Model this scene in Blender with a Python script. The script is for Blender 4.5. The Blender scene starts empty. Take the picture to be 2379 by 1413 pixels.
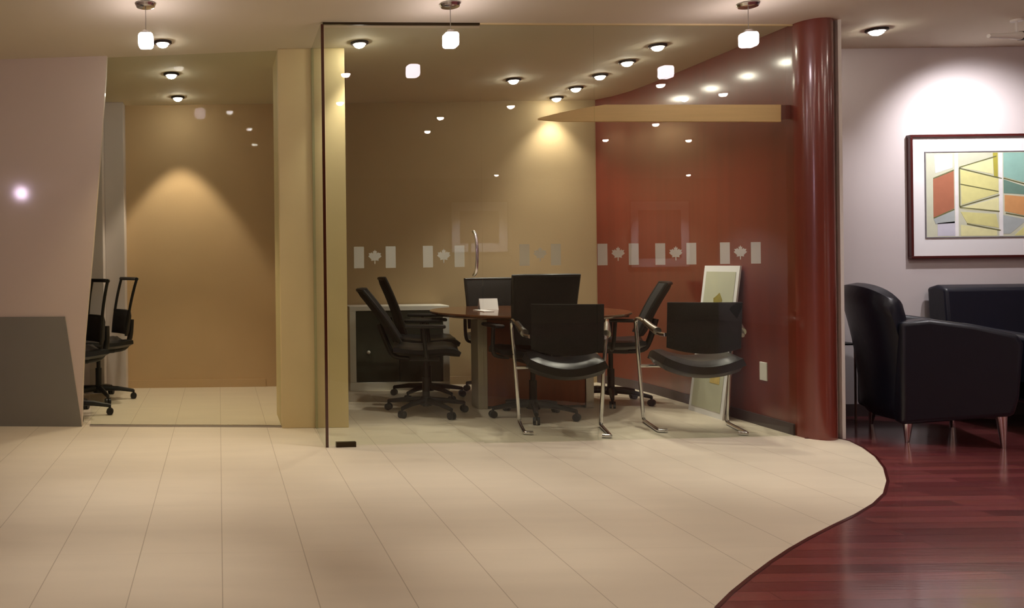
import bpy, bmesh, math, random
from mathutils import Vector, Matrix
random.seed(7)
PI = math.pi

# ------------------------------------------------------------------ camera
W_PX, H_PX = 2379.0, 1413.0
F_PX = 1900.0            # focal length in pixels
VPX, VPY = 508.0, 615.0  # point the lens axis meets in the frame (shifted lens)
CAM_H = 1.10
ROLL = -0.012
CEIL = 2.54
cd = bpy.data.cameras.new('camera')
cd.sensor_fit = 'HORIZONTAL'; cd.sensor_width = 36.0
cd.lens = 36.0 * F_PX / W_PX
cd.shift_x = (W_PX / 2 - VPX) / W_PX
cd.shift_y = -(H_PX / 2 - VPY) / W_PX
cd.clip_start = 0.05; cd.clip_end = 200
cam = bpy.data.objects.new('camera', cd)
bpy.context.scene.collection.objects.link(cam)
cam.matrix_world = (Matrix.Translation((0, 0, CAM_H)) @ Matrix.Rotation(PI / 2, 4, 'X')
                    @ Matrix.Rotation(ROLL, 4, 'Z'))
S = bpy.context.scene
S.camera = cam
C = S.collection

# ------------------------------------------------------------------ world, exposure
wd = bpy.data.worlds.new('world'); S.world = wd; wd.use_nodes = True
wd.node_tree.nodes['Background'].inputs[0].default_value = (0.9, 0.8, 0.7, 1)
wd.node_tree.nodes['Background'].inputs[1].default_value = 0.05
S.view_settings.view_transform = 'Standard'
S.view_settings.look = 'None'
S.view_settings.gamma = 1.0
S.view_settings.use_curve_mapping = False
S.view_settings.exposure = 0.5
S.cycles.use_denoising = True
S.cycles.max_bounces = 10
S.cycles.diffuse_bounces = 6
S.cycles.glossy_bounces = 4
S.cycles.transparent_max_bounces = 24
S.cycles.sample_clamp_indirect = 4.0
S.cycles.caustics_reflective = False
S.cycles.caustics_refractive = False

LAMP_W = 40.0            # power of one lobby downlight
ROOM_W = 27.0            # power of one meeting room downlight
WARM = (1.0, 0.90, 0.78)
COOL = (0.98, 0.93, 0.95)

# ------------------------------------------------------------------ where a line of sight meets the place (survey helpers)
def ray(px, py):
    u = (px - VPX) / F_PX; v = (VPY - py) / F_PX
    c, s = math.cos(ROLL), math.sin(ROLL)
    return (u * c - v * s, 1.0, u * s + v * c)
def FL(px, py, z=0.0):
    d = ray(px, py); t = (z - CAM_H) / d[2]
    return Vector((d[0] * t, t, z))
def CE(px, py):
    return FL(px, py, CEIL)
def AT(px, py, Y):
    d = ray(px, py)
    return Vector((d[0] * Y, Y, CAM_H + d[2] * Y))
def XAT(px, Y): return (px - VPX) / F_PX * Y

# ------------------------------------------------------------------ materials
def lin(c):
    return tuple(((x / 255) / 12.92 if x / 255 <= 0.04045 else ((x / 255 + 0.055) / 1.055) ** 2.4) for x in c)
MATS = {}
def mat(name, rgb, rough=0.5, metal=0.0, spec=0.5, var=0.06, scale=8.0, stretch=(1, 1, 1), bump=0.0, coat=0.0, bscale=None, coat_rough=0.05):
    if name in MATS: return MATS[name]
    m = bpy.data.materials.new(name); m.use_nodes = True
    nt = m.node_tree; b = nt.nodes['Principled BSDF']
    col = lin(rgb)
    tc = nt.nodes.new('ShaderNodeTexCoord'); mp = nt.nodes.new('ShaderNodeMapping')
    mp.inputs['Scale'].default_value = stretch
    nt.links.new(tc.outputs['Object'], mp.inputs[0])
    nz = nt.nodes.new('ShaderNodeTexNoise'); nz.inputs['Scale'].default_value = scale
    nz.inputs['Detail'].default_value = 4
    nt.links.new(mp.outputs[0], nz.inputs['Vector'])
    mx = nt.nodes.new('ShaderNodeMix'); mx.data_type = 'RGBA'
    mx.inputs[6].default_value = (*[x * (1 - var) for x in col], 1)
    mx.inputs[7].default_value = (*[min(1, x * (1 + var)) for x in col], 1)
    nt.links.new(nz.outputs['Fac'], mx.inputs[0])
    nt.links.new(mx.outputs[2], b.inputs['Base Color'])
    b.inputs['Roughness'].default_value = rough
    b.inputs['Metallic'].default_value = metal
    b.inputs['Specular IOR Level'].default_value = spec
    b.inputs['Coat Weight'].default_value = coat
    b.inputs['Coat Roughness'].default_value = coat_rough
    if bump:
        nb = nt.nodes.new('ShaderNodeTexNoise'); nb.inputs['Scale'].default_value = bscale or scale * 4
        nt.links.new(mp.outputs[0], nb.inputs['Vector'])
        bp = nt.nodes.new('ShaderNodeBump'); bp.inputs['Strength'].default_value = bump
        bp.inputs['Distance'].default_value = 0.01
        nt.links.new(nb.outputs['Fac'], bp.inputs['Height'])
        nt.links.new(bp.outputs[0], b.inputs['Normal'])
        if coat: nt.links.new(bp.outputs[0], b.inputs['Coat Normal'])
    MATS[name] = m
    return m
def emit(name, rgb, strength):
    if name in MATS: return MATS[name]
    m = bpy.data.materials.new(name); m.use_nodes = True
    b = m.node_tree.nodes['Principled BSDF']
    b.inputs['Base Color'].default_value = (0.8, 0.8, 0.8, 1)
    b.inputs['Emission Color'].default_value = (*lin(rgb), 1)
    b.inputs['Emission Strength'].default_value = strength
    MATS[name] = m; return m
def glass_mat(name, tint, ior=1.5, rough=0.0, frost=0.0, frost_rgb=(235, 240, 235)):
    if name in MATS: return MATS[name]
    m = bpy.data.materials.new(name); m.use_nodes = True
    nt = m.node_tree; nt.nodes.clear()
    out = nt.nodes.new('ShaderNodeOutputMaterial')
    tr = nt.nodes.new('ShaderNodeBsdfTransparent'); tr.inputs[0].default_value = (*tint, 1)
    base = tr
    if frost:
        df = nt.nodes.new('ShaderNodeBsdfDiffuse'); df.inputs[0].default_value = (*lin(frost_rgb), 1)
        tl = nt.nodes.new('ShaderNodeBsdfTranslucent'); tl.inputs[0].default_value = (*lin(frost_rgb), 1)
        m2 = nt.nodes.new('ShaderNodeMixShader'); m2.inputs[0].default_value = 0.5
        nt.links.new(df.outputs[0], m2.inputs[1]); nt.links.new(tl.outputs[0], m2.inputs[2])
        m1 = nt.nodes.new('ShaderNodeMixShader'); m1.inputs[0].default_value = frost
        nt.links.new(tr.outputs[0], m1.inputs[1]); nt.links.new(m2.outputs[0], m1.inputs[2])
        base = m1
    gl = nt.nodes.new('ShaderNodeBsdfGlossy'); gl.inputs['Roughness'].default_value = rough
    fr = nt.nodes.new('ShaderNodeFresnel'); fr.inputs['IOR'].default_value = ior
    ge = nt.nodes.new('ShaderNodeNewGeometry')
    inv = nt.nodes.new('ShaderNodeMath'); inv.operation = 'SUBTRACT'; inv.inputs[0].default_value = 1.0
    nt.links.new(ge.outputs['Backfacing'], inv.inputs[1])
    mul = nt.nodes.new('ShaderNodeMath'); mul.operation = 'MULTIPLY'
    nt.links.new(fr.outputs[0], mul.inputs[0]); nt.links.new(inv.outputs[0], mul.inputs[1])
    mx = nt.nodes.new('ShaderNodeMixShader')
    nt.links.new(mul.outputs[0], mx.inputs[0]); nt.links.new(base.outputs[0], mx.inputs[1]); nt.links.new(gl.outputs[0], mx.inputs[2])
    nt.links.new(mx.outputs[0], out.inputs[0])
    MATS[name] = m; return m

def tile_mat():
    m = mat('stone_tile', (216, 204, 184), rough=0.42, var=0.08, scale=3.0, stretch=(0.6, 3.0, 1), bump=0.02)
    nt = m.node_tree; b = nt.nodes['Principled BSDF']
    src = b.inputs['Base Color'].links[0].from_socket
    tc = nt.nodes.new('ShaderNodeTexCoord'); sp = nt.nodes.new('ShaderNodeSeparateXYZ')
    nt.links.new(tc.outputs['Object'], sp.inputs[0])
    def seam(axis, pitch, wid):
        a = nt.nodes.new('ShaderNodeMath'); a.operation = 'DIVIDE'; a.inputs[1].default_value = pitch
        nt.links.new(sp.outputs[axis], a.inputs[0])
        r = nt.nodes.new('ShaderNodeMath'); r.operation = 'ROUND'; nt.links.new(a.outputs[0], r.inputs[0])
        s_ = nt.nodes.new('ShaderNodeMath'); s_.operation = 'SUBTRACT'
        nt.links.new(a.outputs[0], s_.inputs[0]); nt.links.new(r.outputs[0], s_.inputs[1])
        ab = nt.nodes.new('ShaderNodeMath'); ab.operation = 'ABSOLUTE'; nt.links.new(s_.outputs[0], ab.inputs[0])
        lt = nt.nodes.new('ShaderNodeMath'); lt.operation = 'LESS_THAN'; lt.inputs[1].default_value = wid / pitch / 2
        nt.links.new(ab.outputs[0], lt.inputs[0]); return lt
    sx = seam(0, 0.312, 0.0035); sy = seam(1, 0.624, 0.002)
    w2 = nt.nodes.new('ShaderNodeMath'); w2.operation = 'MULTIPLY'; w2.inputs[1].default_value = 0.35
    nt.links.new(sy.outputs[0], w2.inputs[0])
    mxx = nt.nodes.new('ShaderNodeMath'); mxx.operation = 'MAXIMUM'
    nt.links.new(sx.outputs[0], mxx.inputs[0]); nt.links.new(w2.outputs[0], mxx.inputs[1])
    k = nt.nodes.new('ShaderNodeMath'); k.operation = 'MULTIPLY'; k.inputs[1].default_value = 0.5
    nt.links.new(mxx.outputs[0], k.inputs[0])
    mx = nt.nodes.new('ShaderNodeMix'); mx.data_type = 'RGBA'
    mx.inputs[7].default_value = (*lin((120, 100, 75)), 1)
    nt.links.new(k.outputs[0], mx.inputs[0]); nt.links.new(src, mx.inputs[6])
    nt.links.new(mx.outputs[2], b.inputs['Base Color'])
    return m
def plank_mat():
    m = bpy.data.materials.new('cherry_planks'); m.use_nodes = True
    nt = m.node_tree; b = nt.nodes['Principled BSDF']
    tc = nt.nodes.new('ShaderNodeTexCoord')
    br = nt.nodes.new('ShaderNodeTexBrick'); br.offset = 0.37
    br.inputs['Scale'].default_value = 1.0; br.inputs['Brick Width'].default_value = 0.9; br.inputs['Row Height'].default_value = 0.075
    br.inputs['Mortar Size'].default_value = 0.0012
    br.inputs['Color1'].default_value = (*lin((158, 84, 84)), 1); br.inputs['Color2'].default_value = (*lin((116, 56, 58)), 1)
    br.inputs['Mortar'].default_value = (*lin((52, 20, 20)), 1)
    nt.links.new(tc.outputs['Object'], br.inputs['Vector'])
    mp = nt.nodes.new('ShaderNodeMapping'); mp.inputs['Scale'].default_value = (1.5, 28, 1)
    nt.links.new(tc.outputs['Object'], mp.inputs[0])
    nz = nt.nodes.new('ShaderNodeTexNoise'); nz.inputs['Scale'].default_value = 3; nz.inputs['Detail'].default_value = 6
    nt.links.new(mp.outputs[0], nz.inputs['Vector'])
    mx = nt.nodes.new('ShaderNodeMix'); mx.data_type = 'RGBA'; mx.blend_type = 'MULTIPLY'; mx.inputs[0].default_value = 0.5
    nt.links.new(br.outputs['Color'], mx.inputs[6]); nt.links.new(nz.outputs['Color'], mx.inputs[7])
    mx.inputs[0].default_value = 0.6
    nt.links.new(mx.outputs[2], b.inputs['Base Color'])
    b.inputs['Roughness'].default_value = 0.24; b.inputs['Coat Weight'].default_value = 0.8
    b.inputs['Coat Roughness'].default_value = 0.10
    bp = nt.nodes.new('ShaderNodeBump'); bp.inputs['Strength'].default_value = 0.06; bp.inputs['Distance'].default_value = 0.004
    nt.links.new(nz.outputs['Fac'], bp.inputs['Height']); nt.links.new(bp.outputs[0], b.inputs['Normal']); nt.links.new(bp.outputs[0], b.inputs['Coat Normal'])
    return m

M_tile = tile_mat(); M_plank = plank_mat()
M_ceil = mat('ceiling_paint', (220, 211, 190), rough=0.8, var=0.03, scale=2)
M_beige = mat('beige_wall_paint', (176, 154, 118), rough=0.75, var=0.05, scale=3, bump=0.05, bscale=60)
M_tan = mat('tan_wall_paint', (198, 170, 132), rough=0.75, var=0.05, scale=3, bump=0.05, bscale=60)
M_pillar = mat('cream_pillar_paint', (214, 196, 148), rough=0.6, var=0.04, scale=4)
M_grey = mat('pale_grey_wall_paint', (208, 200, 200), rough=0.8, var=0.03, scale=3)
M_white = mat('white_paint', (232, 230, 222), rough=0.5, var=0.02)
M_cherry = mat('cherry_veneer', (116, 47, 34), rough=0.35, var=0.25, scale=3.0, stretch=(5, 5, 0.12), bump=0.02, bscale=3.0, coat=1.0, coat_rough=0.15)
M_frost = mat('satin_frosted_panel', (206, 192, 178), rough=0.45, var=0.03, scale=1.5, coat=0.4, coat_rough=0.07)
M_kick = mat('grey_laminate', (124, 122, 112), rough=0.5, var=0.06, scale=5)
M_chrome = mat('chrome', (225, 225, 228), rough=0.14, metal=1.0, var=0.02)
M_steel = mat('brushed_steel', (170, 165, 158), rough=0.32, metal=1.0, var=0.05, stretch=(1, 1, 0.1), scale=40)
M_black = mat('black_plastic', (13, 12, 13), rough=0.45, var=0.15, scale=20)
M_mesh = mat('black_mesh_fabric', (15, 14, 16), rough=0.85, var=0.3, scale=180, bump=0.3, bscale=240)
M_seat = mat('black_seat_leather', (20, 19, 21), rough=0.36, var=0.15, scale=14, bump=0.08, bscale=40)
M_navy = mat('navy_black_leather', (10, 16, 32), rough=0.4, var=0.2, scale=7, bump=0.10, bscale=24, coat=0.15, coat_rough=0.3)
M_tabletop = mat('walnut_table_veneer', (108, 68, 44), rough=0.2, var=0.2, scale=6, stretch=(1, 8, 1), coat=0.6)
M_pedestal = mat('red_brown_pedestal_veneer', (128, 68, 38), rough=0.35, var=0.25, scale=4, stretch=(6, 6, 0.6))
M_trimring = mat('dark_trim_ring', (34, 20, 18), rough=0.5)
M_lens = emit('lit_lens', (255, 246, 230), 60.0)
M_lens_lobby = emit('lit_lens_lobby', (255, 240, 226), 90.0)
M_cube = emit('lit_pendant_glass', (255, 238, 244), 22.0)
M_glass = glass_mat('clear_glass', (0.93, 0.95, 0.91))
M_glass_l = glass_mat('clear_glass_coated', (0.93, 0.95, 0.91), ior=1.16)
M_edge = mat('dark_glass_edge', (70, 30, 18), rough=0.2, var=0.1, coat=0.5)
M_edge2 = mat('green_glass_edge', (150, 160, 120), rough=0.25, var=0.1)
M_decal = glass_mat('frosted_film', (0.95, 0.97, 0.95), frost=0.36)
M_rail = mat('dark_bronze_rail', (60, 48, 30), rough=0.35, metal=0.7)
M_base = mat('dark_baseboard', (78, 66, 66), rough=0.5)
M_frame = mat('mahogany_frame', (72, 22, 20), rough=0.3, coat=0.4)
M_matb = mat('white_mat_board', (238, 238, 240), rough=0.7, var=0.01)
M_band = mat('pale_band_tone', (244, 204, 148), rough=0.45, var=0.12, scale=5, stretch=(0.6, 4, 12))  # pale tone of the tapering band above the red wall
M_darkgl = mat('dark_tinted_door', (66, 68, 58), rough=0.25, var=0.1, coat=0.3)

# ------------------------------------------------------------------ mesh helpers
class MB:
    def __init__(s): s.bm = bmesh.new()
    def box(s, x0, x1, y0, y1, z0, z1, bev=0.0, seg=2, rot=None):
        r = bmesh.ops.create_cube(s.bm, size=1.0)
        vs = r['verts']
        for v in vs:
            v.co = Vector(((x0 + x1) / 2 + v.co.x * (x1 - x0), (y0 + y1) / 2 + v.co.y * (y1 - y0), (z0 + z1) / 2 + v.co.z * (z1 - z0)))
        if bev:
            es = list({e for v in vs for e in v.link_edges})
            g = bmesh.ops.bevel(s.bm, geom=es, offset=bev, segments=seg, profile=0.5, affect='EDGES')
            vs = list({v for f in g['faces'] for v in f.verts} | {v for v in vs if v.is_valid})
        if rot is not None:
            for v in vs: v.co = rot @ v.co
        return s
    def prism(s, pts, vec):
        vec = Vector(vec)
        a = [s.bm.verts.new(Vector(p)) for p in pts]; b = [s.bm.verts.new(Vector(p) + vec) for p in pts]
        n = len(pts)
        s.bm.faces.new(a); s.bm.faces.new(b[::-1])
        for i in range(n): s.bm.faces.new((a[i], b[i], b[(i + 1) % n], a[(i + 1) % n]))
        return s
    def tube(s, pts, r, n=10, caps=True, smooth=0, closed=False):
        pts = [Vector(p) for p in pts]
        if smooth:
            q = []; m = len(pts)
            for i in range(m - 1):
                p0 = pts[max(i - 1, 0)]; p1 = pts[i]; p2 = pts[i + 1]; p3 = pts[min(i + 2, m - 1)]
                for k in range(smooth):
                    t = k / smooth
                    q.append(0.5 * ((2 * p1) + (-p0 + p2) * t + (2 * p0 - 5 * p1 + 4 * p2 - p3) * t * t + (-p0 + 3 * p1 - 3 * p2 + p3) * t ** 3))
            q.append(pts[-1]); pts = q
        rs = r if isinstance(r, (list, tuple)) else [r] * len(pts)
        if len(rs) != len(pts):
            rs = [rs[0] + (rs[-1] - rs[0]) * i / (len(pts) - 1) for i in range(len(pts))]
        d0 = (pts[1] - pts[0]).normalized()
        up = Vector((0, 0, 1)) if abs(d0.z) < 0.9 else Vector((1, 0, 0))
        nrm = d0.cross(up).normalized(); rings = []
        for i, p in enumerate(pts):
            if i == 0: d = pts[1] - pts[0]
            elif i == len(pts) - 1: d = pts[-1] - pts[-2]
            else: d = (pts[i + 1] - pts[i]).normalized() + (pts[i] - pts[i - 1]).normalized()
            d.normalize()
            nrm = (nrm - d * nrm.dot(d)).normalized(); bn = d.cross(nrm)
            rings.append([s.bm.verts.new(p + (nrm * math.cos(2 * PI * k / n) + bn * math.sin(2 * PI * k / n)) * rs[i]) for k in range(n)])
        for a, b in zip(rings, rings[1:]):
            for k in range(n): s.bm.faces.new((a[k], a[(k + 1) % n], b[(k + 1) % n], b[k]))
        if caps:
            s.bm.faces.new(rings[0][::-1]); s.bm.faces.new(rings[-1])
        return s
    def lathe(s, prof, n=24, c=(0, 0, 0)):
        rings = []
        for (r, z) in prof:
            if r < 1e-6: rings.append([s.bm.verts.new((c[0], c[1], c[2] + z))])
            else: rings.append([s.bm.verts.new((c[0] + r * math.cos(2 * PI * k / n), c[1] + r * math.sin(2 * PI * k / n), c[2] + z)) for k in range(n)])
        for a, b in zip(rings, rings[1:]):
            for k in range(n):
                k2 = (k + 1) % n
                if len(a) == 1: f = (a[0], b[k], b[k2])
                elif len(b) == 1: f = (a[k], b[0], a[k2])
                else: f = (a[k], b[k], b[k2], a[k2])
                s.bm.faces.new(f)
        return s
    def grid(s, fn, nu, nv, thick):
        """a curved pad: fn(u, v) -> point, both sides offset along the normal by thick/2"""
        P = [[Vector(fn(i / nu, j / nv)) for j in range(nv + 1)] for i in range(nu + 1)]
        def nr(i, j):
            a = P[min(i + 1, nu)][j] - P[max(i - 1, 0)][j]; b = P[i][min(j + 1, nv)] - P[i][max(j - 1, 0)]
            return a.cross(b).normalized()
        A = [[None] * (nv + 1) for _ in range(nu + 1)]; B = [[None] * (nv + 1) for _ in range(nu + 1)]
        for i in range(nu + 1):
            for j in range(nv + 1):
                edge = 0.45 if i in (0, nu) or j in (0, nv) else 1.0
                n_ = nr(i, j) * thick / 2 * edge
                A[i][j] = s.bm.verts.new(P[i][j] + n_); B[i][j] = s.bm.verts.new(P[i][j] - n_)
        for i in range(nu):
            for j in range(nv):
                s.bm.faces.new((A[i][j], A[i + 1][j], A[i + 1][j + 1], A[i][j + 1]))
                s.bm.faces.new((B[i][j], B[i][j + 1], B[i + 1][j + 1], B[i + 1][j]))
        for i in range(nu):
            s.bm.faces.new((A[i][0], B[i][0], B[i + 1][0], A[i + 1][0])); s.bm.faces.new((A[i][nv], A[i + 1][nv], B[i + 1][nv], B[i][nv]))
        for j in range(nv):
            s.bm.faces.new((A[0][j], A[0][j + 1], B[0][j + 1], B[0][j])); s.bm.faces.new((A[nu][j], B[nu][j], B[nu][j + 1], A[nu][j + 1]))
        return s
    def xf(s, M):
        for v in s.bm.verts: v.co = M @ v.co
        return s
    def build(s, name, m, parent=None, smooth=False, bevel=0.0, bseg=2, sub=0, label=None, loc=None):
        bmesh.ops.recalc_face_normals(s.bm, faces=s.bm.faces)
        me = bpy.data.meshes.new(name); s.bm.to_mesh(me); s.bm.free()
        me.materials.append(m)
        if smooth:
            for p in me.polygons: p.use_smooth = True
        o = bpy.data.objects.new(name, me); C.objects.link(o)
        if parent is not None: o.parent = parent
        if loc is not None: o.location = loc
        if bevel:
            b = o.modifiers.new('bevel', 'BEVEL'); b.width = bevel; b.segments = bseg; b.limit_method = 'ANGLE'; b.angle_limit = 0.6
        if sub:
            b = o.modifiers.new('sub', 'SUBSURF'); b.levels = sub; b.render_levels = sub
        if smooth and not sub:
            try:
                me.set_sharp_from_angle(angle=0.7)
            except Exception: pass
        if label: o['label'] = label
        return o
def thing(name, label, cat, loc=(0, 0, 0), rz=0.0, group=None):
    o = bpy.data.objects.new(name, None); C.objects.link(o)
    o.empty_display_size = 0.1
    o.location = loc; o.rotation_euler = (0, 0, rz); o['label'] = label; o['category'] = cat
    if group: o['group'] = group
    return o
def tag(o, label, cat, group=None):
    o['label'] = label; o['category'] = cat
    if group: o['group'] = group
    return o
def struct(o, label, cat):
    o['kind'] = 'structure'; o['label'] = label; o['category'] = cat
    return o
def copy_thing(root, loc, rz, label, group=None):
    r = root.copy(); C.objects.link(r); r.location = loc; r.rotation_euler = (0, 0, rz); r['label'] = label
    if group: r['group'] = group
    for ch in list(root.children):
        c = ch.copy(); C.objects.link(c); c.parent = r
        for g in list(ch.children):
            d = g.copy(); C.objects.link(d); d.parent = c
    return r

# ------------------------------------------------------------------ the main lines of the plan
YB = 7.35                                  # back wall of both rooms
XL, XR, YF = -6.5, 10.0, -4.0              # the lobby's outer walls
YW = 5.65                                  # lounge wall
G0 = FL(762, 1040); G1 = Vector((3.555, 5.04, 0))   # foot of the glass front
L0 = FL(0, 990); L1 = FL(650, 993)         # foot of the left glass front
dL = (L1 - L0).normalized()
PY = FL(690, 995).y                        # face of the pillar
PX0, PX1 = XAT(651, PY), XAT(806, PY)

# floors
tipx = 3.67
S_curve_px = [(1870, 1019), (1915, 1020), (1950, 1019), (1975, 1025), (2005, 1040), (2035, 1062), (2055, 1088), (2063, 1118), (2055, 1148), (2030, 1172),
              (1990, 1196), (1940, 1220), (1880, 1251), (1835, 1277), (1790, 1307), (1745, 1341), (1700, 1378), (1665, 1413)]
curve = [FL(*p) for p in S_curve_px]
curve += [Vector((1.38, 2.2, 0)), Vector((1.22, 1.7, 0)), Vector((1.15, 1.0, 0)), Vector((1.2, 0.2, 0)), Vector((1.5, -1.2, 0)), Vector((2.2, -2.8, 0)), Vector((2.6, YF, 0))]
tile_poly = [Vector((tipx, 5.0, 0))] + curve + [Vector((XL, YF, 0)), Vector((XL, YB, 0)), Vector((tipx, YB, 0))]
struct(MB().prism([(p.x, p.y, -0.05) for p in tile_poly], (0, 0, 0.05)).build('floor', M_tile), 'pale beige stone tile floor with thin lengthwise joints', 'floor')
wood_poly = [Vector((tipx, 5.0, 0))] + curve + [Vector((XR, YF, 0)), Vector((XR, YB, 0)), Vector((tipx, YB, 0))]
struct(MB().prism([(p.x, p.y, -0.05) for p in wood_poly], (0, 0, 0.05)).build('floor_lounge', M_plank), 'glossy dark red cherry plank floor of the lounge', 'floor')
# dark joint strip along the curve
mb = MB(); cc = curve
for a, b in zip(cc, cc[1:]):
    d = (b - a).normalized(); n = Vector((-d.y, d.x, 0)) * 0.006
    mb.prism([a + n, b + n + d * .003, b - n + d * .003, a - n], (0, 0, 0.0025))
struct(mb.build('trim_floor_joint', M_frame), 'thin dark strip along the curved edge between tile and wood floor', 'trim')
# ceiling and outer walls
struct(MB().box(XL, XR, YF, YB, CEIL, CEIL + 0.1).build('ceiling', M_ceil), 'smooth beige painted ceiling', 'ceiling')
struct(MB().box(XL, PX0 + 0.18, YB, YB + 0.12, 0, CEIL).build('wall_back_left', M_tan), 'tan orange back wall of the left glass room', 'wall')
struct(MB().box(PX0 + 0.18, 3.763, YB, YB + 0.12, 0, CEIL).build('wall_back', M_beige), 'beige back wall of the meeting room', 'wall')
struct(MB().box(3.75, XR, YW, YW + 0.12, 0, CEIL).build('wall_lounge', M_grey), 'pale grey lounge wall behind the sofa', 'wall')
struct(MB().box(XL - 0.12, XL, YF, YB, 0, CEIL).build('wall_left', M_grey), 'far left outer wall', 'wall')
struct(MB().box(XR, XR + 0.12, YF, YW, 0, CEIL).build('wall_right', M_grey), 'far right lounge wall', 'wall')
struct(MB().box(XL, XR, YF - 0.12, YF, 0, CEIL).build('wall_front', M_beige), 'lobby wall behind the viewer', 'wall')
struct(MB().box(3.79, XR, YW - 0.014, YW, 0, 0.085).build('baseboard_lounge', M_base), 'dark baseboard along the pale grey lounge wall', 'baseboard')
struct(MB().box(PX1 + .02, 3.36, YB - 0.012, YB, 0, 0.07).build('baseboard_back', M_beige), 'low beige baseboard of the meeting room back wall', 'baseboard')
struct(MB().box(XL, PX0, YB - 0.012, YB, 0, 0.07).build('baseboard_back_left', M_tan), 'low tan baseboard of the left room back wall', 'baseboard')
# pillar and the wall between the rooms
struct(MB().box(PX0, PX1, PY, PY + 0.5, 0, CEIL).build('wall_pillar', M_pillar, bevel=0.004), 'wide cream square pillar left of the glass corner', 'pillar')
struct(MB().box(PX0 + 0.14, PX0 + 0.24, PY + 0.5, YB, 0, CEIL).build('wall_between', M_beige), 'beige wall dividing the two glass rooms', 'wall')
# grey pilaster of the left room beside the frosted panel
px0, px1 = XAT(216, YB - .1), XAT(292, YB - .1)
struct(MB().box(px0 - .25, px0 + .12, YB - 0.30, YB, 0, CEIL).box(px0 + .12, px1, YB - 0.16, YB, 0, CEIL).build('trim_pilaster', M_grey, bevel=.004), 'stepped grey pilaster on the left room back wall', 'pilaster')
# red cherry wall with rounded nose
left_face = [(3.555, 5.06), (3.556, 5.6), (3.556, 6.2), (3.552, 6.7), (3.53, 7.0), (3.48, 7.2), (3.40, YB)]
nose = []
cx_, cy_, rx_, ry_ = 3.659, 5.03, 0.104, 0.125
for k in range(0, 13):
    a = PI + PI * k / 12
    nose.append((cx_ + rx_ * math.cos(a), cy_ + ry_ * math.sin(a)))
outline = [(x, y, 0) for x, y in nose] + [(3.763, YB, 0)] + [(x, y, 0) for x, y in left_face[::-1]]
o = MB().prism(outline, (0, 0, CEIL)).build('wall_cherry', M_cherry, smooth=True)
struct(o, 'glossy dark red cherry wood wall with a rounded column end', 'wall')
struct(MB().box(3.764, 3.784, 4.95, 5.03, 0, CEIL).build('trim_corner_strip', M_white), 'narrow bright white strip beside the red column', 'trim')
mb = MB()
for a, b in zip(left_face, left_face[1:]):
    mb.prism([(a[0] - .012, a[1], 0.0), (b[0] - .012, b[1], 0), (b[0], b[1], 0), (a[0], a[1], 0)], (0, 0, 0.07))
struct(mb.build('baseboard_cherry', M_base), 'low dark baseboard along the red cherry wall', 'baseboard')

# ------------------------------------------------------------------ glass fronts
gd = (G1 - G0).normalized(); gn = Vector((-gd.y, gd.x, 0))   # gn points into the room
def gpt(px):
    """plan point on the glass line seen at px"""
    d = ray(px, 620); # solve G0 + t gd on ray (x/y = d.x)
    k = d[0]
    t = (k * G0.y - G0.x) / (gd.x - k * gd.y)
    return G0 + gd * t
def pane(a, b, z0, z1, th, name, m, parent=None):
    d = (b - a).normalized(); n = Vector((-d.y, d.x, 0)) * th
    return MB().prism([(a.x, a.y, z0), (b.x, b.y, z0), (b.x + n.x, b.y + n.y, z0), (a.x + n.x, a.y + n.y, z0)], (0, 0, z1 - z0)).build(name, m, parent)
E1 = gpt(1121); E2 = gpt(1386)
leaf = [(0, 1), (.10, .78), (.24, .84), (.20, .48), (.42, .68), (.48, .55), (.78, .56), (.66, .32), (.84, .18), (.42, -.18), (.48, -.38), (.06, -.32), (.05, -.75),
        (-.05, -.75), (-.06, -.32), (-.48, -.38), (-.42, -.18), (-.84, .18), (-.66, .32), (-.78, .56), (-.48, .55), (-.42, .68), (-.20, .48), (-.24, .84), (-.10, .78)]
def decal(px, py, parent, w=98, h=50):
    base = gpt(px); Y = base.y; s = Y / F_PX
    zc = AT(px, py, Y).z
    out = -gn * 0.0025
    def P(dx, dz): 
        q = base + gd * (dx * s) + out
        return Vector((q.x, q.y, zc + dz * s))
    for sx in (-1, 1):
        x0, x1 = sorted((sx * w * 0.5, sx * w * 0.26))
        MB().prism([P(x0, -h / 2), P(x1, -h / 2), P(x1, h / 2), P(x0, h / 2)], gn * 0.0015).build('frosted_bar', M_decal, parent, label='frosted white film bar of a flag mark')
    MB().prism([P(x * 19, z * 19 - 1) for x, z in leaf], gn * 0.0015).build('frosted_maple_leaf', M_decal, parent, label='frosted white maple leaf between two bars')
ZT = CEIL - 0.012
# swing door
dr = pane(G0 + gd * 0.012, E1 - gd * 0.002, 0.012, ZT - .02, 0.010, 'door_1', M_glass)
struct(dr, 'frameless clear glass door at the glass corner, with chrome bow handle', 'door')
decal(871, 598, dr); decal(1031, 596, dr)
hb = gpt(1100)
def HP(off, z): q = hb + gn * off; return (q.x, q.y, z)
zt, zb = AT(1100, 538, hb.y).z, AT(1100, 640, hb.y).z
for sgn in (-1,):
    MB().tube([HP(-0.004 * (sgn < 0) + .012 * (sgn > 0), zt), HP(sgn * .045, zt - .03), HP(sgn * .062, (zt + zb) / 2), HP(sgn * .045, zb + .03), HP(-0.004 * (sgn < 0) + .012 * (sgn > 0), zb)], 0.009, smooth=6).build('door_handle', M_chrome, dr, smooth=True, label='chrome bow shaped door handle')
pa, pb = gpt(776), gpt(822)
pane(pa - gn * .008, pb - gn * .008, 0.0, 0.03, 0.028, 'floor_pivot', M_rail, dr)
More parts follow.
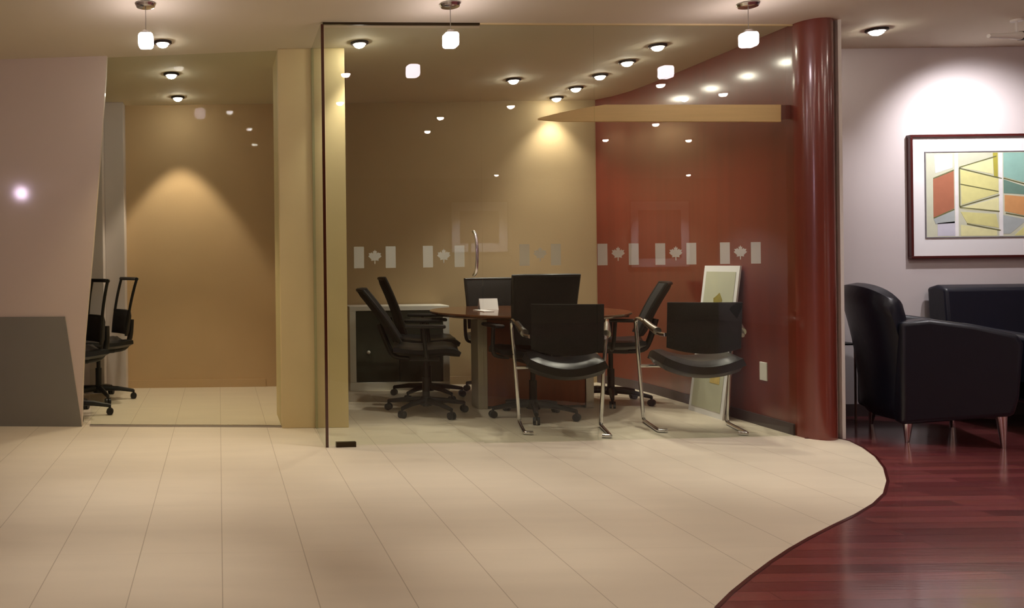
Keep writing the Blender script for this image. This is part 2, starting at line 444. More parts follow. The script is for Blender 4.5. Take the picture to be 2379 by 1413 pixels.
# fixed panes
w3 = pane(E1 + gd * .002, E2 - gd * .0015, 0.004, ZT, 0.010, 'window_2', M_glass); struct(w3, 'clear fixed glass pane right of the glass door', 'window')
decal(1255, 592, w3)
w4 = pane(E2 + gd * .0015, Vector((3.553, G1.y, 0)), 0.004, ZT, 0.010, 'window_3', M_glass); struct(w4, 'clear fixed glass pane next to the red column', 'window')
decal(1436, 591, w4); decal(1570, 590, w4); decal(1720, 588, w4)
# side pane back to the pillar
P0 = Vector((PX1 - 0.20, PY, 0)); P0 = Vector((XAT(731, PY), PY, 0))
w1 = pane(G0 + Vector((-.006, .014, 0)), P0, 0.004, ZT, 0.010, 'window_1', M_glass); struct(w1, 'clear side glass pane between glass corner and cream pillar', 'window')
e = pane(G0 + Vector((-.013, -.004, 0)), G0 + Vector((.004, -.004, 0)), 0.0, ZT, 0.016, 'trim_glass_corner', M_edge); struct(e, 'dark red brown edge line of the glass corner', 'trim')
e = MB().box(P0.x - .008, P0.x + .008, PY - .016, PY, 0, CEIL - .005).build('trim_glass_channel', M_edge2); struct(e, 'thin olive channel joining side glass to the cream pillar', 'trim')
e = pane(G0 + gn * -.004, E1 - gn * .004, ZT - .002, ZT + .0115, 0.018, 'trim_door_head', M_rail); struct(e, 'thin dark rail above the glass door', 'trim')
e = pane(E1 - gn * .002, Vector((3.553, G1.y, 0)) - gn * .002, ZT + .002, ZT + .0115, 0.014, 'trim_pane_head', M_pillar); struct(e, 'pale ceiling channel above the fixed glass panes', 'trim')
# left room front: frosted panel with slanting edge, clear glass beyond
def lpt(px, py=None, z=None):
    d = ray(px, 620); k = d[0]
    t = (k * L0.y - L0.x) / (dL.x - k * dL.y)
    return L0 + dL * t
def LP(px, py, off=0.0):
    Y = lpt(px).y; q = AT(px, py, Y)
    if off: q = q + Vector((-dL.y, dL.x, 0)) * off
    return q
edge = [(190, 985), (192, 900), (197, 790), (205, 700), (214, 600), (222, 500), (230, 400), (238, 290), (246, 180), (248, 148)]
pts = [LP(x, y) for x, y in edge]; pts[0].z = 0.0; pts[-1].z = CEIL
far = L0 + dL * (-(L0.x + 6.5) / dL.x)
pl = MB().prism([(far.x, far.y, 0)] + pts + [(far.x, far.y, CEIL)], Vector((-dL.y, dL.x, 0)) * 0.03).build('wall_frosted_panel', M_frost)
struct(pl, 'satin grey panel with a slanting edge at the left of the frame', 'partition')
q0, q1 = lpt(186), lpt(186); zt = LP(100, 736).z
kb = MB().prism([(far.x, far.y, 0), (q1.x, q1.y, 0), (lpt(150).x, lpt(150).y, zt), (far.x, far.y, zt)], Vector((dL.y, -dL.x, 0)) * 0.012).build('lower_panel', M_kick, pl, label='darker grey lower half of the panel')
A = lpt(204); B = L1
wl = pane(A + Vector((0, .04, 0)), Vector((PX0 - .003, B.y, 0)), 0.004, CEIL - .004, 0.010, 'window_4', M_glass_l); struct(wl, 'clear glass front of the left room beside the cream pillar', 'window')
e = pane(A + Vector((0, -.004, 0)), Vector((PX0 - .003, B.y - .004, 0)), 0.0, 0.012, 0.02, 'trim_sill', M_steel); struct(e, 'low grey metal sill under the left glass front', 'trim')

# ------------------------------------------------------------------ downlights
def spot(parent, power, color, z=-0.055, ang=95, blend=0.8, rad=0.035, rot=(0, 0, 0), name='lamp'):
    l = bpy.data.lights.new(name, 'SPOT'); l.energy = power; l.color = color; l.spot_size = math.radians(ang); l.spot_blend = blend
    l.shadow_soft_size = rad
    o = bpy.data.objects.new(name, l); C.objects.link(o); o.parent = parent; o.location = (0, 0, z); o.rotation_euler = rot
    return o
proto_dl = {}
def downlight(x, y, label, group, power, color=WARM, r=0.042, lens=M_lens, ang=95, blend=0.8):
    t = thing('downlight', label, 'ceiling light', (x, y, CEIL), 0, group)
    key = (r, lens.name)
    if key not in proto_dl:
        a = MB().lathe([(r + .016, 0.0), (r + .016, -.010), (r + .010, -.016), (r, -.016), (r - .004, -.003), (r - .004, 0)], 28).build('trim_ring', M_trimring, t, smooth=True)
        b = MB().lathe([(r - .004, 0.0), (r - .006, -.012), (r * .78, -.026), (r * .5, -.035), (r * .2, -.039), (0, -.040)], 24).build('lens', lens, t, smooth=True, label='bright lit lens')
        proto_dl[key] = (a, b)
    else:
        for s_ in proto_dl[key]:
            c = s_.copy(); C.objects.link(c); c.parent = t
    if power: spot(t, power, color, ang=ang, blend=blend)
    return t
def refl(p):
    v = p - G0; v.z = 0; d = v.dot(gn)
    return p - gn * 2 * d
row = [(1528, 105), (1457, 142), (1394, 174), (1338, 203), (1293, 226)]
rl = ['nearest and highest in view of the slanting row of five ceiling lights', 'second from the front of the slanting row of five ceiling lights',
      'middle one of the slanting row of five ceiling lights', 'second from the back of the slanting row of five ceiling lights',
      'farthest and lowest in view of the slanting row of five ceiling lights']
for (px, py), l_ in zip(row, rl):
    p = CE(px, py); downlight(p.x, p.y, 'round recessed light, ' + l_, 'row of five recessed lights in the meeting room', ROOM_W)
p = CE(835, 98); downlight(p.x, p.y, 'round recessed ceiling light just inside the glass door corner', 'recessed lights', ROOM_W, ang=80)
p = CE(1193, 184); downlight(p.x, p.y, 'round recessed ceiling light over the meeting table, left of the row of five', 'recessed lights', ROOM_W)
p = CE(398, 171); downlight(p.x, p.y, 'upper of two round recessed lights in the left glass room', 'left room lights', ROOM_W * 1.3, (1.0, .82, .62), ang=75, blend=.5)
p = CE(413, 225); downlight(p.x, p.y, 'lower of two round recessed lights in the left glass room, near the tan wall', 'left room lights', ROOM_W * 1.7, (1.0, .82, .62), ang=70, blend=.35)
p = CE(378, 97); downlight(p.x, p.y, 'yellow round recessed light right beside the leftmost pendant lamp', 'recessed lights', LAMP_W, (1, .8, .5), ang=80)
p = CE(2037, 68); downlight(p.x, p.y, 'round recessed ceiling light above the black armchair', 'recessed lights', 10, COOL, r=.045)
# lobby downlights whose mirror images show in the glass front
for px, py in [(803, 168), (790, 235), (1193, 183), (1187, 243), (1535, 193), (1590, 226), (1023, 270), (993, 302), (1407, 322), (1600, 323)]:
    p = refl(CE(px, py))
    downlight(p.x, p.y, 'added unseen ceiling light that brightens the lobby floor and lounge', 'lobby ceiling lights above the viewer', LAMP_W, r=.04, lens=M_lens_lobby, ang=45, blend=.8)
for x, y in [(-.35, 3.5), (-2.7, 3.5), (-.35, 2.5), (-.5, 1.4), (4.5, 4.1), (6.6, 4.25), (4.6, 3.1), (6.2, 3.1), (5.0, 1.6)]:  # extra unseen lamps, added to brighten the tile floor and the lounge
    downlight(x, y, 'added unseen ceiling light that brightens the lobby floor and lounge', 'lobby ceiling lights above the viewer', LAMP_W, WARM if x < 4.4 else COOL, r=.04, lens=M_lens_lobby, ang=45 if x < 4.4 else (112 if x == 4.5 else 70), blend=.9)
for x in (8.9, 5.5):  # strong lamps added so the picture reflections show up in the glass
    downlight(x, -3.25, 'added unseen ceiling light that brightens the pictures behind the viewer', 'added lights on the pictures behind the viewer', 170, COOL, r=.04, lens=M_lens_lobby, ang=110, blend=.6)
# pendant lamps
def pendant(px, label):
    p = CE(px, 8)
    t = thing('pendant_lamp', label, 'pendant lamp', (p.x, p.y, CEIL), 0, 'three pendant lamps in front of the glass')
    MB().lathe([(0, 0), (.056, 0), (.058, -.006), (.050, -.020), (.030, -.026), (0, -.026)], 28).build('canopy', M_chrome, t, smooth=True, label='chrome ceiling canopy')
    MB().tube([(0, 0, -.02), (0, 0, -.155)], .0022, 8).build('cord', M_steel, t)
    MB().lathe([(0, -.150), (.020, -.150), (.024, -.160), (.024, -.166), (0, -.166)], 20).build('socket', M_chrome, t, smooth=True)
    MB().box(-.040, .040, -.040, .040, -.246, -.164, bev=.018, seg=3).build('glass_shade', M_cube, t, smooth=True, label='bright glowing rounded glass cube')
    spot(t, 46, (1, .92, .82), z=-.262, ang=62, blend=.9, rad=.01)
    return t
pendant(338, 'leftmost of the three small glowing glass pendant lamps, over the left tiles')
pendant(1046, 'middle of the three small glowing glass pendant lamps, before the glass door')
pendant(1738, 'rightmost of the three small glowing glass pendant lamps, beside the red column')
# hanging globe behind the viewer that shows as a glint in the satin panel
_n = Vector((-dL.y, dL.x, 0)); gm = AT(50, 447, 14.2); _v = gm - L0; _v.z = 0; gm = gm - _n * 2 * _v.dot(_n)
gz = gm.z - CEIL
t = thing('globe_lamp', 'white globe lamp hanging far behind the viewer', 'pendant lamp', (gm.x, gm.y, CEIL))
MB().tube([(0, 0, 0), (0, 0, min(-.02, gz + .08))], .004, 8).build('cord', M_steel, t)
bmx = MB(); bmesh.ops.create_uvsphere(bmx.bm, u_segments=20, v_segments=12, radius=.09); bmx.xf(Matrix.Translation((0, 0, gz))).build('globe', emit('lit_globe', (255, 225, 255), 120), t, smooth=True)
# lounge picture light on the ceiling
p = AT(2362, 84, 5.0)
tl = thing('picture_spotlight', 'small white ceiling spotlight aimed at the framed abstract picture', 'spotlight', (p.x, p.y, CEIL))
zz = p.z - CEIL
MB().lathe([(0, 0), (.03, 0), (.03, -.012), (0, -.012)], 20).tube([(0, 0, -.01), (0, 0, zz + .02)], .006, 8).build('stem', M_white, tl)
MB().tube([(-.20, -.03, zz - .005), (-.05, -.01, zz), (.02, 0, zz + .002)], [.012, .026], 16).build('lamp_body', M_white, tl, smooth=True)
MB().tube([(.02, 0, zz + .002), (.045, .004, zz + .003)], .028, 16).build('lamp_rim', M_trimring, tl, smooth=True)
sp = spot(tl, 50, COOL, z=zz - .03, ang=112, blend=.9, rad=.03)
aim = Vector((5.2, YW, 1.62)) - Vector((p.x + .1, p.y, CEIL + zz - .03))
sp.location = (.1, 0, zz - .03)
sp.rotation_euler = aim.to_track_quat('-Z', 'Y').to_euler()

# ------------------------------------------------------------------ pale tapering band, built as an added thin board
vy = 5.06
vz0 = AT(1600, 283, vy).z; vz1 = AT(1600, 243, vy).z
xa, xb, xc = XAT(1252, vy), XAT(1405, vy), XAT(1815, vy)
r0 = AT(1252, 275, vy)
va = MB().prism([AT(1252, 278, vy), AT(1300, 282, vy), AT(1815, 283, vy), AT(1815, 243, vy), AT(1600, 243, vy), AT(1405, 243, vy), AT(1350, 252, vy), AT(1300, 262, vy), AT(1252, 274, vy)], (0, 0.02, 0)).build('pale_band', M_band, None, bevel=.002)
tag(va, 'long tapering pale band above the red wall, inside the glass', 'pale_band')
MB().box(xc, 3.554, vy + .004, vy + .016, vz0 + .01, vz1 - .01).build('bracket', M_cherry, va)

# ------------------------------------------------------------------ chairs
def swivel_chair(label, loc, rz, back_h=0.98, lean=0.16, open_back=False, group='black swivel chairs'):
    """faces local +Y"""
    t = thing('swivel_chair', label, 'chair', (loc[0], loc[1], 0), rz, group)
    mb = MB()
    mb.lathe([(0, .055), (.045, .06), (.05, .09), (.036, .12), (0, .12)], 18)
    for k in range(5):
        a = 2 * PI * k / 5 + PI / 2 + .3
        c_, s_ = math.cos(a), math.sin(a)
        mb.tube([(c_ * .03, s_ * .03, .095), (c_ * .16, s_ * .16, .088), (c_ * .285, s_ * .285, .068)], [.024, .014], 8)
    mb.build('star_base', M_black, t, smooth=True)
    for k in range(5):
        a = 2 * PI * k / 5 + PI / 2 + .3
        c_, s_ = math.cos(a) * .285, math.sin(a) * .285
        m2 = MB()
        for off in (-.013, .013):
            m2.tube([(c_ - math.sin(a) * (off - .008), s_ + math.cos(a) * (off - .008), .026), (c_ - math.sin(a) * (off + .008), s_ + math.cos(a) * (off + .008), .026)], .026, 14)
        m2.tube([(c_, s_, .03), (c_, s_, .075)], .009, 8)
        m2.build('caster', M_black, t, smooth=True)
    MB().tube([(0, 0, .11), (0, 0, .26)], .026, 14).tube([(0, 0, .25), (0, 0, .40)], .017, 14).build('gas_lift', M_black, t, smooth=True)
    MB().box(-.09, .09, -.12, .10, .385, .43, bev=.012).build('tilt_mechanism', M_black, t)
    def sf(u, v):
        x = (u - .5) * .48; y = (v - .5) * .46
        z = .465 - .018 * math.exp(-((v - .4) / .3) ** 2) + .02 * (2 * u - 1) ** 2 - (.03 * max(0, (v - .8) / .2) ** 2)
        e_ = max(abs(2 * u - 1), abs(2 * v - 1))
        return (x * (1 - .05 * (2 * v - 1) ** 4), y, z)
    MB().grid(sf, 10, 10, .065).build('seat', M_seat, t, smooth=True)
    z0, z1 = .53, back_h
    def bf(u, v):
        x = (u - .5) * (.40 + .05 * v); z = z0 + (z1 - z0) * v
        y = -.225 - lean * v - .045 * math.sin(PI * v * .8) * -.4 + .05 * (2 * u - 1) ** 2
        return (x, y, z)
    if open_back:
        fr = MB()
        fr.tube([bf(0.02, t_ / 8) for t_ in range(9)], .012, 8); fr.tube([bf(.98, t_ / 8) for t_ in range(9)], .012, 8)
        fr.tube([bf(t_ / 6, 1) for t_ in range(7)], .014, 8)
        fr.tube([bf(t_ / 6, .42) for t_ in range(7)], .010, 8)
        fr.build('back_frame', M_black, t, smooth=True)
        MB().grid(lambda u, v: bf(.04 + .92 * u, .0 + .42 * v), 8, 6, .04).build('backrest', M_mesh, t, smooth=True)
    else:
        MB().grid(bf, 10, 10, .03).build('backrest', M_mesh, t, smooth=True)
        fr = MB(); ring = [bf(0, k / 8) for k in range(9)] + [bf(k / 6, 1) for k in range(1, 7)] + [bf(1, 1 - k / 8) for k in range(1, 9)]
        fr.tube(ring, .013, 8); fr.build('back_frame', M_black, t, smooth=True)
    MB().tube([(0, -.08, .40), (0, -.22, .415), (0, -.272, .50), (0, -.262 - lean * .25, z0 + .12)], .022, 10, smooth=4).build('back_support', M_black, t, smooth=True)
    for sx in (() if open_back else (-1, 1)):
        m3 = MB().tube([(sx * .17, .0, .425), (sx * .265, .0, .44), (sx * .285, -.01, .50), (sx * .285, -.02, .64)], .014, 10, smooth=4)
        m3.build('arm_post', M_black, t, smooth=True)
        MB().box(sx * .285 - .035, sx * .285 + .035, -.15, .13, .64, .665, bev=.011).build('armrest', M_black, t, smooth=True)
    return t
G_s = 'black swivel chairs around the meeting table'
swivel_chair('black swivel chair at the left of the table, nearest to the glass, strongly reclined', (1.50, 5.96), -1.79, back_h=.90, lean=.27, group=G_s)
swivel_chair('black swivel chair at the left of the table, farther from the glass, upright', (1.69, 6.64), -1.76, back_h=.97, lean=.17, group=G_s)
swivel_chair('tall black swivel chair on the near side of the table behind the chrome armchair', (2.20, 5.75), .03, back_h=1.0, lean=.07, group=G_s)
swivel_chair('black swivel chair at the right of the table before the red wall', (3.02, 6.32), 1.17, back_h=.92, lean=.20, group=G_s)
swivel_chair('black swivel chair across the table against the beige wall, facing the viewer', (2.33, 6.79), PI + .02, back_h=.95, lean=.03, group=G_s)
p = FL(222, 955)
swivel_chair('black open-backed swivel chair half hidden by the grey panel, nearer one', (-1.10, 6.02), 1.98, back_h=.99, lean=.06, open_back=True, group='two open-backed chairs in the left room')
swivel_chair('black open-backed swivel chair by the grey panel, farther one', (-1.00, 6.74), 1.98, back_h=.99, lean=.10, open_back=True, group='two open-backed chairs in the left room')

def visitor_chair(label, loc, rz):
    """faces local +Y; chrome cantilever frame with arms"""
    t = thing('visitor_armchair', label, 'chair', (loc[0], loc[1], 0), rz, 'chrome framed armchairs just inside the glass')
    for sx in (-1, 1):
        pts_ = [(sx * .20, -.15, .013), (sx * .238, -.15, .013), (sx * .250, -.12, .013), (sx * .252, .15, .013), (sx * .252, .192, .022), (sx * .256, .202, .07), (sx * .276, .200, .40), (sx * .294, .195, .64),
                (sx * .294, .178, .695), (sx * .284, .12, .702), (sx * .262, .0, .665), (sx * .240, -.12, .630), (sx * .216, -.19, .625)]
        MB().tube(pts_, .0125, 10, smooth=3).build('side_frame', M_chrome, t, smooth=True, label='chrome tube side frame')
        MB().tube([(sx * .272, .06, .692), (sx * .256, -.03, .662), (sx * .240, -.11, .640)], [.017, .026], 12, smooth=4).build('armrest', M_steel, t, smooth=True, label='pale grey armrest')
    MB().tube([(-.272, .20, .38), (-.2, .18, .385), (.2, .18, .385), (.272, .20, .38)], .011, 8).build('crossbar', M_chrome, t, smooth=True)
    def sf(u, v):
        x = (u - .5) * .45; y = -.20 + .37 * v
        z = .462 - .060 * (1 - (2 * u - 1) ** 2) + .018 * v - .02 * max(0, (v - .8) / .2) ** 2
        return (x, y, z)
    MB().grid(sf, 12, 10, .105).build('seat', M_seat, t, smooth=True)
    def bf(u, v):
        x = (u - .5) * .415; z = .545 + .285 * v - .035 * (1 - (2 * u - 1) ** 2) * (1 - v)
        y = -.18 - .03 * v - .025 * (1 - (2 * u - 1) ** 2)
        return (x, y, z)
    MB().grid(bf, 12, 8, .035).build('backrest', M_mesh, t, smooth=True)
    return t
visitor_chair('chrome framed black armchair inside the glass, left one, in front of the table', (2.205, 5.255), -.27)
visitor_chair('chrome framed black armchair inside the glass, right one, before the leaning board', (3.06, 5.28), -.24)

# ------------------------------------------------------------------ meeting table and what lies on it
TX, TY, TR, TH = 2.35, 6.25, 0.72, 0.722
t = thing('meeting_table', 'round red-brown wooden meeting table on a panel pedestal', 'table', (TX, TY, 0))
MB().lathe([(0, TH - .035), (TR - .05, TH - .035), (TR - .012, TH - .022), (TR, TH - .012), (TR, TH - .004), (TR - .004, TH), (0, TH)], 72).build('tabletop', M_tabletop, t, smooth=True)
MB().box(-.36, .37, -.16, .16, 0.02, TH - .035, bev=.004).build('pedestal', M_pedestal, t)
MB().box(-.43, -.36, -.17, .0, 0.0, TH - .035, bev=.004).build('metal_post', mat('grey_painted_metal', (176, 168, 146), rough=.4, metal=.2), t, label='grey metal end post')
MB().box(.37, .43, -.17, .0, 0.0, TH - .035, bev=.004).build('metal_post', M_steel, t, label='grey metal end post')
tc_ = thing('folded_card', 'white folded card standing on the table before the far chair', 'card', (XAT(1133, 6.45), 6.45, TH))
MB().prism([(-.072, -.03, 0), (.072, -.03, 0), (.072, 0, .085), (-.072, 0, .085)], (0, .003, 0)).build('front_leaf', M_matb, tc_)
MB().prism([(-.072, .035, 0), (.072, .035, 0), (.072, .003, .085), (-.072, .003, .085)], (0, .003, 0)).build('rear_leaf', M_matb, tc_)
pp = MB().box(-.05, .03, -.10, .10, 0, .006).build('paper_stack', M_matb, None, loc=(XAT(1122, 6.25), 6.22, TH)); tag(pp, 'small white paper lying on the table in front of the folded card', 'paper')
pp.rotation_euler = (0, 0, .1)

# ------------------------------------------------------------------ low white cabinet on the back wall
x0, x1 = XAT(810, 7.05), 1.98
ct = thing('low_cabinet', 'low white cabinet with dark doors against the beige back wall', 'cabinet', ((x0 + x1) / 2, 7.19, 0))
hw = (x1 - x0) / 2
MB().box(-hw, hw, -.15, .145, 0, .07).box(-hw, hw, -.15, .145, .685, .725).box(-hw, -hw + .055, -.15, .145, .07, .685).box(hw - .055, hw, -.15, .145, .07, .685).box(-hw + .055, hw - .055, .12, .145, .07, .685).build('carcass', M_white, ct, bevel=.003)
for s0, s1, kx in ((-hw + .058, -.002, -.09), (.002, hw - .058, .09)):
    d_ = MB().box(s0, s1, -.145, -.125, .073, .682, bev=.003).build('cabinet_door', M_darkgl, ct, label='dark grey green door')
bmx = MB(); bmesh.ops.create_uvsphere(bmx.bm, u_segments=14, v_segments=10, radius=.016)
bmx.xf(Matrix.Translation((-hw + .16, -.155, .33))).build('knob', M_white, ct.children[1], smooth=True, label='small round white knob')

# ------------------------------------------------------------------ leaning board
Bq = [Vector((3.41, 5.56, 0.0)), Vector((3.415, 5.97, 0.0)), Vector((3.537, 5.95, 1.05)), Vector((3.532, 5.54, 1.05))]
nB = (Bq[1] - Bq[0]).cross(Bq[3] - Bq[0]).normalized()
if nB.x > 0: nB = -nB
bd = MB().prism(Bq, -nB * .012).build('leaning_board', M_matb); tag(bd, 'tall narrow white display board leaning on the red wall', 'display board')
def BP(u, v, off=.002):
    a = Bq[0].lerp(Bq[1], 1 - u); b = Bq[3].lerp(Bq[2], 1 - u)
    return a.lerp(b, v) + nB * off
def bquad(name, u0, u1, v0, v1, m, off=.0015, lab=None):
    MB().prism([BP(u0, v0, off), BP(u1, v0, off), BP(u1, v1, off), BP(u0, v1, off)], nB * .001).build(name, m, bd, label=lab)
bquad('printed_sheet', .08, .92, .04, .96, mat('grey_green_print', (196, 198, 176), rough=.6, var=.12, scale=9), lab='pale grey green printed picture')
MB().prism([BP(.40, .74, .003), BP(.56, .73, .003), BP(.64, .77, .003), BP(.54, .82, .003), BP(.47, .80, .003), BP(.38, .78, .003)], nB * .001).build('printed_figure', mat('olive_print', (150, 138, 70), rough=.6, var=.3, scale=25), bd, label='small olive yellow figure')
bquad('printed_patch', .55, .82, .22, .34, mat('sand_print', (214, 190, 120), rough=.6, var=.3, scale=25), .003, 'sand coloured printed patch')

# outlet on the cherry wall
p = AT(1783, 870, 5.35)
ot = MB().box(3.549, 3.556, 5.31, 5.38, .30, .42, bev=.002).build('wall_outlet', M_white); tag(ot, 'small white outlet plate low on the red wall', 'outlet')

# ------------------------------------------------------------------ lounge
def framed(name, label, loc, w, h, rz=0, art=True, group=None):
    """hangs on a wall facing local -Y; origin at lower left of the back"""
    t = thing(name, label, 'picture', loc, rz, group)
    f = .017
    MB().box(0, w, -.035, 0, 0, f).box(0, w, -.035, 0, h - f, h).box(0, f, -.035, 0, f, h - f).box(w - f, w, -.035, 0, f, h - f).build('frame', M_frame, t, bevel=.002)
    MB().box(f, w - f, -.016, -.002, f, h - f).build('mat_board', M_matb, t)
    return t
fx, fz1 = AT(2105, 315, YW), AT(2105, 315, YW).z
fz0 = AT(2110, 601, YW).z
FW, FH = 1.16, fz1 - fz0
pic = framed('framed_picture', 'framed abstract picture with a white mat above the sofa', (fx.x, YW, fz0), FW, FH)
s_ = YW / F_PX
def A2(px, py): return ((px - 2107) * s_, FH - (py - 315) * s_)
canvas = mat('pale_grey_green_canvas', (206, 210, 186), rough=.7, var=.12, scale=14)
cw = [A2(2146, 356), A2(2146 + 320, 552)]
MB().box(cw[0][0], cw[1][0], -.0185, -.015, cw[1][1], cw[0][1]).build('canvas', canvas, pic, label='pale grey green painted sheet')
lipm = mat('grey_inner_lip', (120, 116, 120), rough=.6)
x0, z1 = cw[0]; x1, z0 = cw[1]
MB().box(x0 - .006, x0, -.022, -.015, z0 - .006, z1 + .006).box(x1, x1 + .006, -.022, -.015, z0 - .006, z1 + .006).box(x0, x1, -.022, -.015, z1, z1 + .006).box(x0, x1, -.022, -.015, z0 - .006, z0).build('inner_lip', lipm, pic)
cols = {'red': (176, 112, 84), 'yel': (222, 220, 150), 'yel2': (232, 232, 176), 'teal': (150, 196, 184), 'teal2': (112, 146, 132), 'orange': (216, 160, 104), 'grey': (176, 186, 186), 'white': (240, 240, 240), 'olive': (176, 170, 70), 'line': (110, 112, 70), 'lav': (206, 206, 220)}
shapes = [('red', [(2163, 418), (2211, 399), (2211, 486), (2163, 507)]), ('grey', [(2163, 510), (2212, 490), (2212, 520), (2168, 522)]), ('lav', [(2172, 520), (2213, 516), (2213, 550), (2172, 550)]),
          ('white', [(2166, 362), (2208, 360), (2208, 392), (2168, 404)]),
          ('yel', [(2226, 396), (2314, 418), (2314, 452), (2228, 478)]), ('yel2', [(2228, 388), (2302, 372), (2302, 408), (2232, 392)]), ('olive', [(2302, 358), (2313, 358), (2313, 414), (2304, 412)]),
          ('yel2', [(2226, 486), (2314, 462), (2314, 494), (2240, 489)]), ('yel', [(2226, 494), (2308, 500), (2314, 532), (2240, 520)]), ('yel2', [(2226, 524), (2310, 538), (2310, 550), (2226, 550)]),
          ('teal', [(2326, 358), (2460, 358), (2460, 440), (2376, 428), (2326, 414)]), ('teal2', [(2326, 420), (2384, 440), (2384, 456), (2326, 452)]), ('orange', [(2328, 456), (2392, 462), (2392, 508), (2328, 494)]),
          ('grey', [(2322, 502), (2380, 514), (2340, 546), (2322, 546)]), ('red', [(2400, 446), (2460, 452), (2460, 520), (2400, 506)]), ('yel', [(2384, 520), (2460, 528), (2460, 550), (2350, 550)]),
          ('white', [(2213, 358), (2221, 358), (2221, 551), (2213, 551)]), ('white', [(2315, 358), (2324, 358), (2324, 551), (2315, 551)])]
for i, (cn, pg) in enumerate(shapes):
    q = [A2(*p_) for p_ in pg]; yo = -.0188 - .0001 * (cn == 'white')
    MB().prism([(x, yo, z) for x, z in q], (0, -.0006, 0)).build('painted_shape', mat('art_' + cn, cols[cn], rough=.7, var=.12, scale=18), pic)
mb = MB()
for a, b in [((2224, 391), (2310, 366)), ((2224, 393), (2322, 418)), ((2326, 417), (2392, 436)), ((2224, 482), (2316, 456)), ((2224, 484), (2316, 494)), ((2163, 416), (2211, 397)), ((2163, 508), (2211, 488)),
             ((2240, 522), (2318, 538)), ((2224, 392), (2224, 482)), ((2330, 498), (2392, 510)), ((2226, 430), (2314, 448))]:
    (ax, az), (bx_, bz) = A2(*a), A2(*b)
    d = Vector((bx_ - ax, 0, bz - az)).normalized(); n = Vector((-d.z, 0, d.x)) * .0035
    v0 = Vector((ax, -.0196, az)); v1 = Vector((bx_, -.0196, bz))
    mb.prism([v0 + n, v1 + n, v1 - n, v0 - n], (0, -.0005, 0))
mb.build('painted_lines', mat('art_line', cols['line'], rough=.7), pic)

# two pictures on the wall behind the viewer, seen only as faint reflections
for x0, x1, z0, z1, lb in [(8.3, 9.45, .95, 2.15, 'right hand picture on the lobby wall behind the viewer'), (5.0, 6.05, 1.25, 2.15, 'left hand picture on the lobby wall behind the viewer')]:
    pc = framed('framed_picture', lb, (x1, YF, z0), x1 - x0, z1 - z0, rz=PI)
    MB().box(.17, x1 - x0 - .17, -.019, -.015, .17, z1 - z0 - .17).build('print', mat('dark_print', (90, 60, 50), rough=.6, var=.3, scale=3), pc)

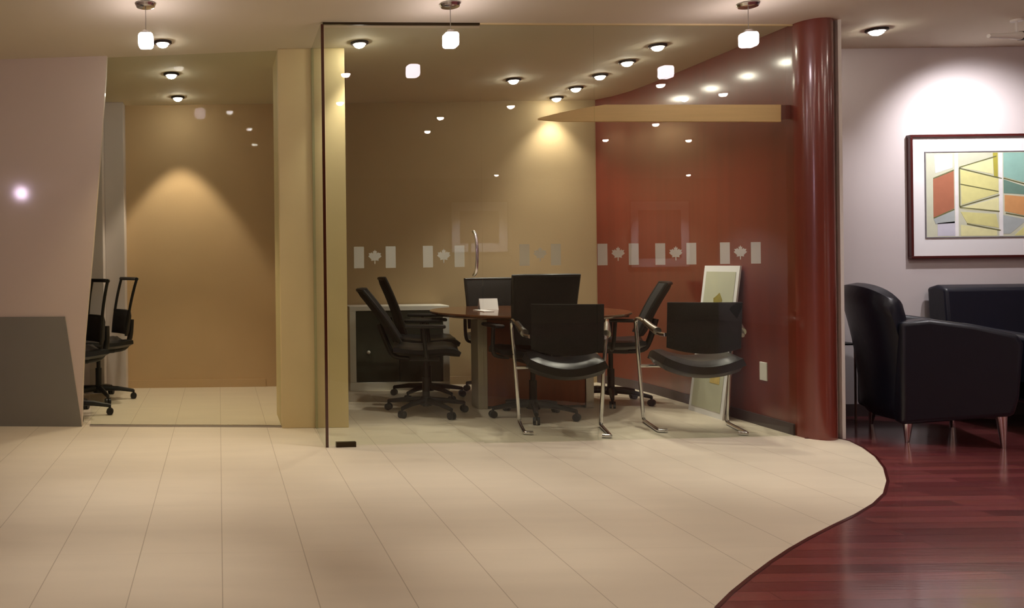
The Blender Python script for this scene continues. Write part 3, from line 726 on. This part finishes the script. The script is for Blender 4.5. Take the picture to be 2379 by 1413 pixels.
# armchair
def prof_arm(mb, x0, x1, prof):
    mb.prism([(x0, y, z) for y, z in prof], (x1 - x0, 0, 0)); return mb
def armchair(label, loc, rz):
    """faces local +Y"""
    t = thing('lounge_armchair', label, 'armchair', (loc[0], loc[1], 0), rz)
    w = .37
    # arms: side panels with a top that slopes down to the front
    prof = [(-.27, .11), (.25, .19), (.275, .30), (.295, .60), (.27, .655), (.08, .705), (-.13, .735), (-.27, .715)]
    for sx in (-1, 1):
        xa_, xb_ = (sx * w, sx * (w - .13)) if sx > 0 else (sx * w, sx * (w - .13))
        a_ = MB(); prof_arm(a_, min(xa_, xb_), max(xa_, xb_), prof)
        a_.build('armrest', M_navy, t, bevel=.028, bseg=4, smooth=True)
    def bf(u, v):
        ang = (u - .5) * PI * .9
        x = math.sin(ang) * (.29 + .03 * v) ; top = .93 - .10 * abs(2 * u - 1) ** 2.6
        z = .12 + (top - .12) * v
        y = -.13 - math.cos(ang) * .14 - .11 * v ** 1.2 + .02 * math.sin(PI * v)
        return (x, y, z)
    MB().grid(bf, 20, 14, .13).build('backrest', M_navy, t, smooth=True)
    MB().box(-.25, .25, -.24, .26, .15, .36, bev=.03, seg=3).build('seat_base', M_navy, t, smooth=True)
    MB().box(-.245, .245, -.20, .28, .355, .47, bev=.04, seg=4).build('seat_cushion', M_navy, t, smooth=True)
    for x, y, s in ((-.31, .21, .185), (.31, .21, .185), (-.28, -.21, .125), (.28, -.21, .125)):
        MB().tube([(x, y, s + .01), (x * 1.03, y * 1.03, 0)], [.027, .011], 14).build('leg', M_chrome, t, smooth=True, label='tapered chrome leg')
    return t
armchair('black leather tub armchair standing between the red column and the sofa', (4.372, 5.03), -PI / 2 - .38)
# sofa
t = thing('sofa', 'black leather sofa against the grey wall under the framed picture', 'sofa', (4.86, 5.12, 0))
L_ = 1.75
bp = [(0, .40), (0, .30), (.02, .86), (.10, .915), (.30, .92)]
MB().prism([(0, .30, .22), (0, .46, .22), (0, .50, .885), (0, .43, .905), (0, .35, .88)], (L_, 0, 0)).build('backrest', M_navy, t, bevel=.02, bseg=3, smooth=True)
MB().box(0, L_, -.28, .46, .20, .36, bev=.03, seg=3).build('seat_base', M_navy, t, smooth=True)
for k in range(2):
    MB().box(.14 + k * .735, .87 + k * .735, -.30, .32, .36, .48, bev=.04, seg=4).build('seat_cushion', M_navy, t, smooth=True)
for x0 in (0, L_ - .13):
    MB().prism([(x0, -.30, .20), (x0, .40, .20), (x0, .40, .66), (x0, -.26, .60), (x0, -.30, .55)], (.13, 0, 0)).build('armrest', M_navy, t, bevel=.025, bseg=3, smooth=True)
for x in (.08, L_ - .08):
    for y in (-.22, .40):
        MB().tube([(x, y, .205), (x, y, 0)], [.022, .012], 12).build('leg', M_chrome, t, smooth=True)
# small side table between column and armchair
p = AT(1955, 802, 5.45)
st = thing('side_table', 'small black side table mostly hidden between red column and armchair', 'side table', (4.20, 5.51, 0))
zt = AT(1955, 802, 5.4).z
MB().box(-.14, .10, -.02, .12, zt - .012, zt, bev=.003).build('tabletop', M_black, st)
for x, y in ((-.12, 0), (.08, 0), (-.12, .10), (.08, .10)):
    MB().tube([(x, y, zt - .01), (x, y, 0)], .007, 8).build('leg', M_steel, st)
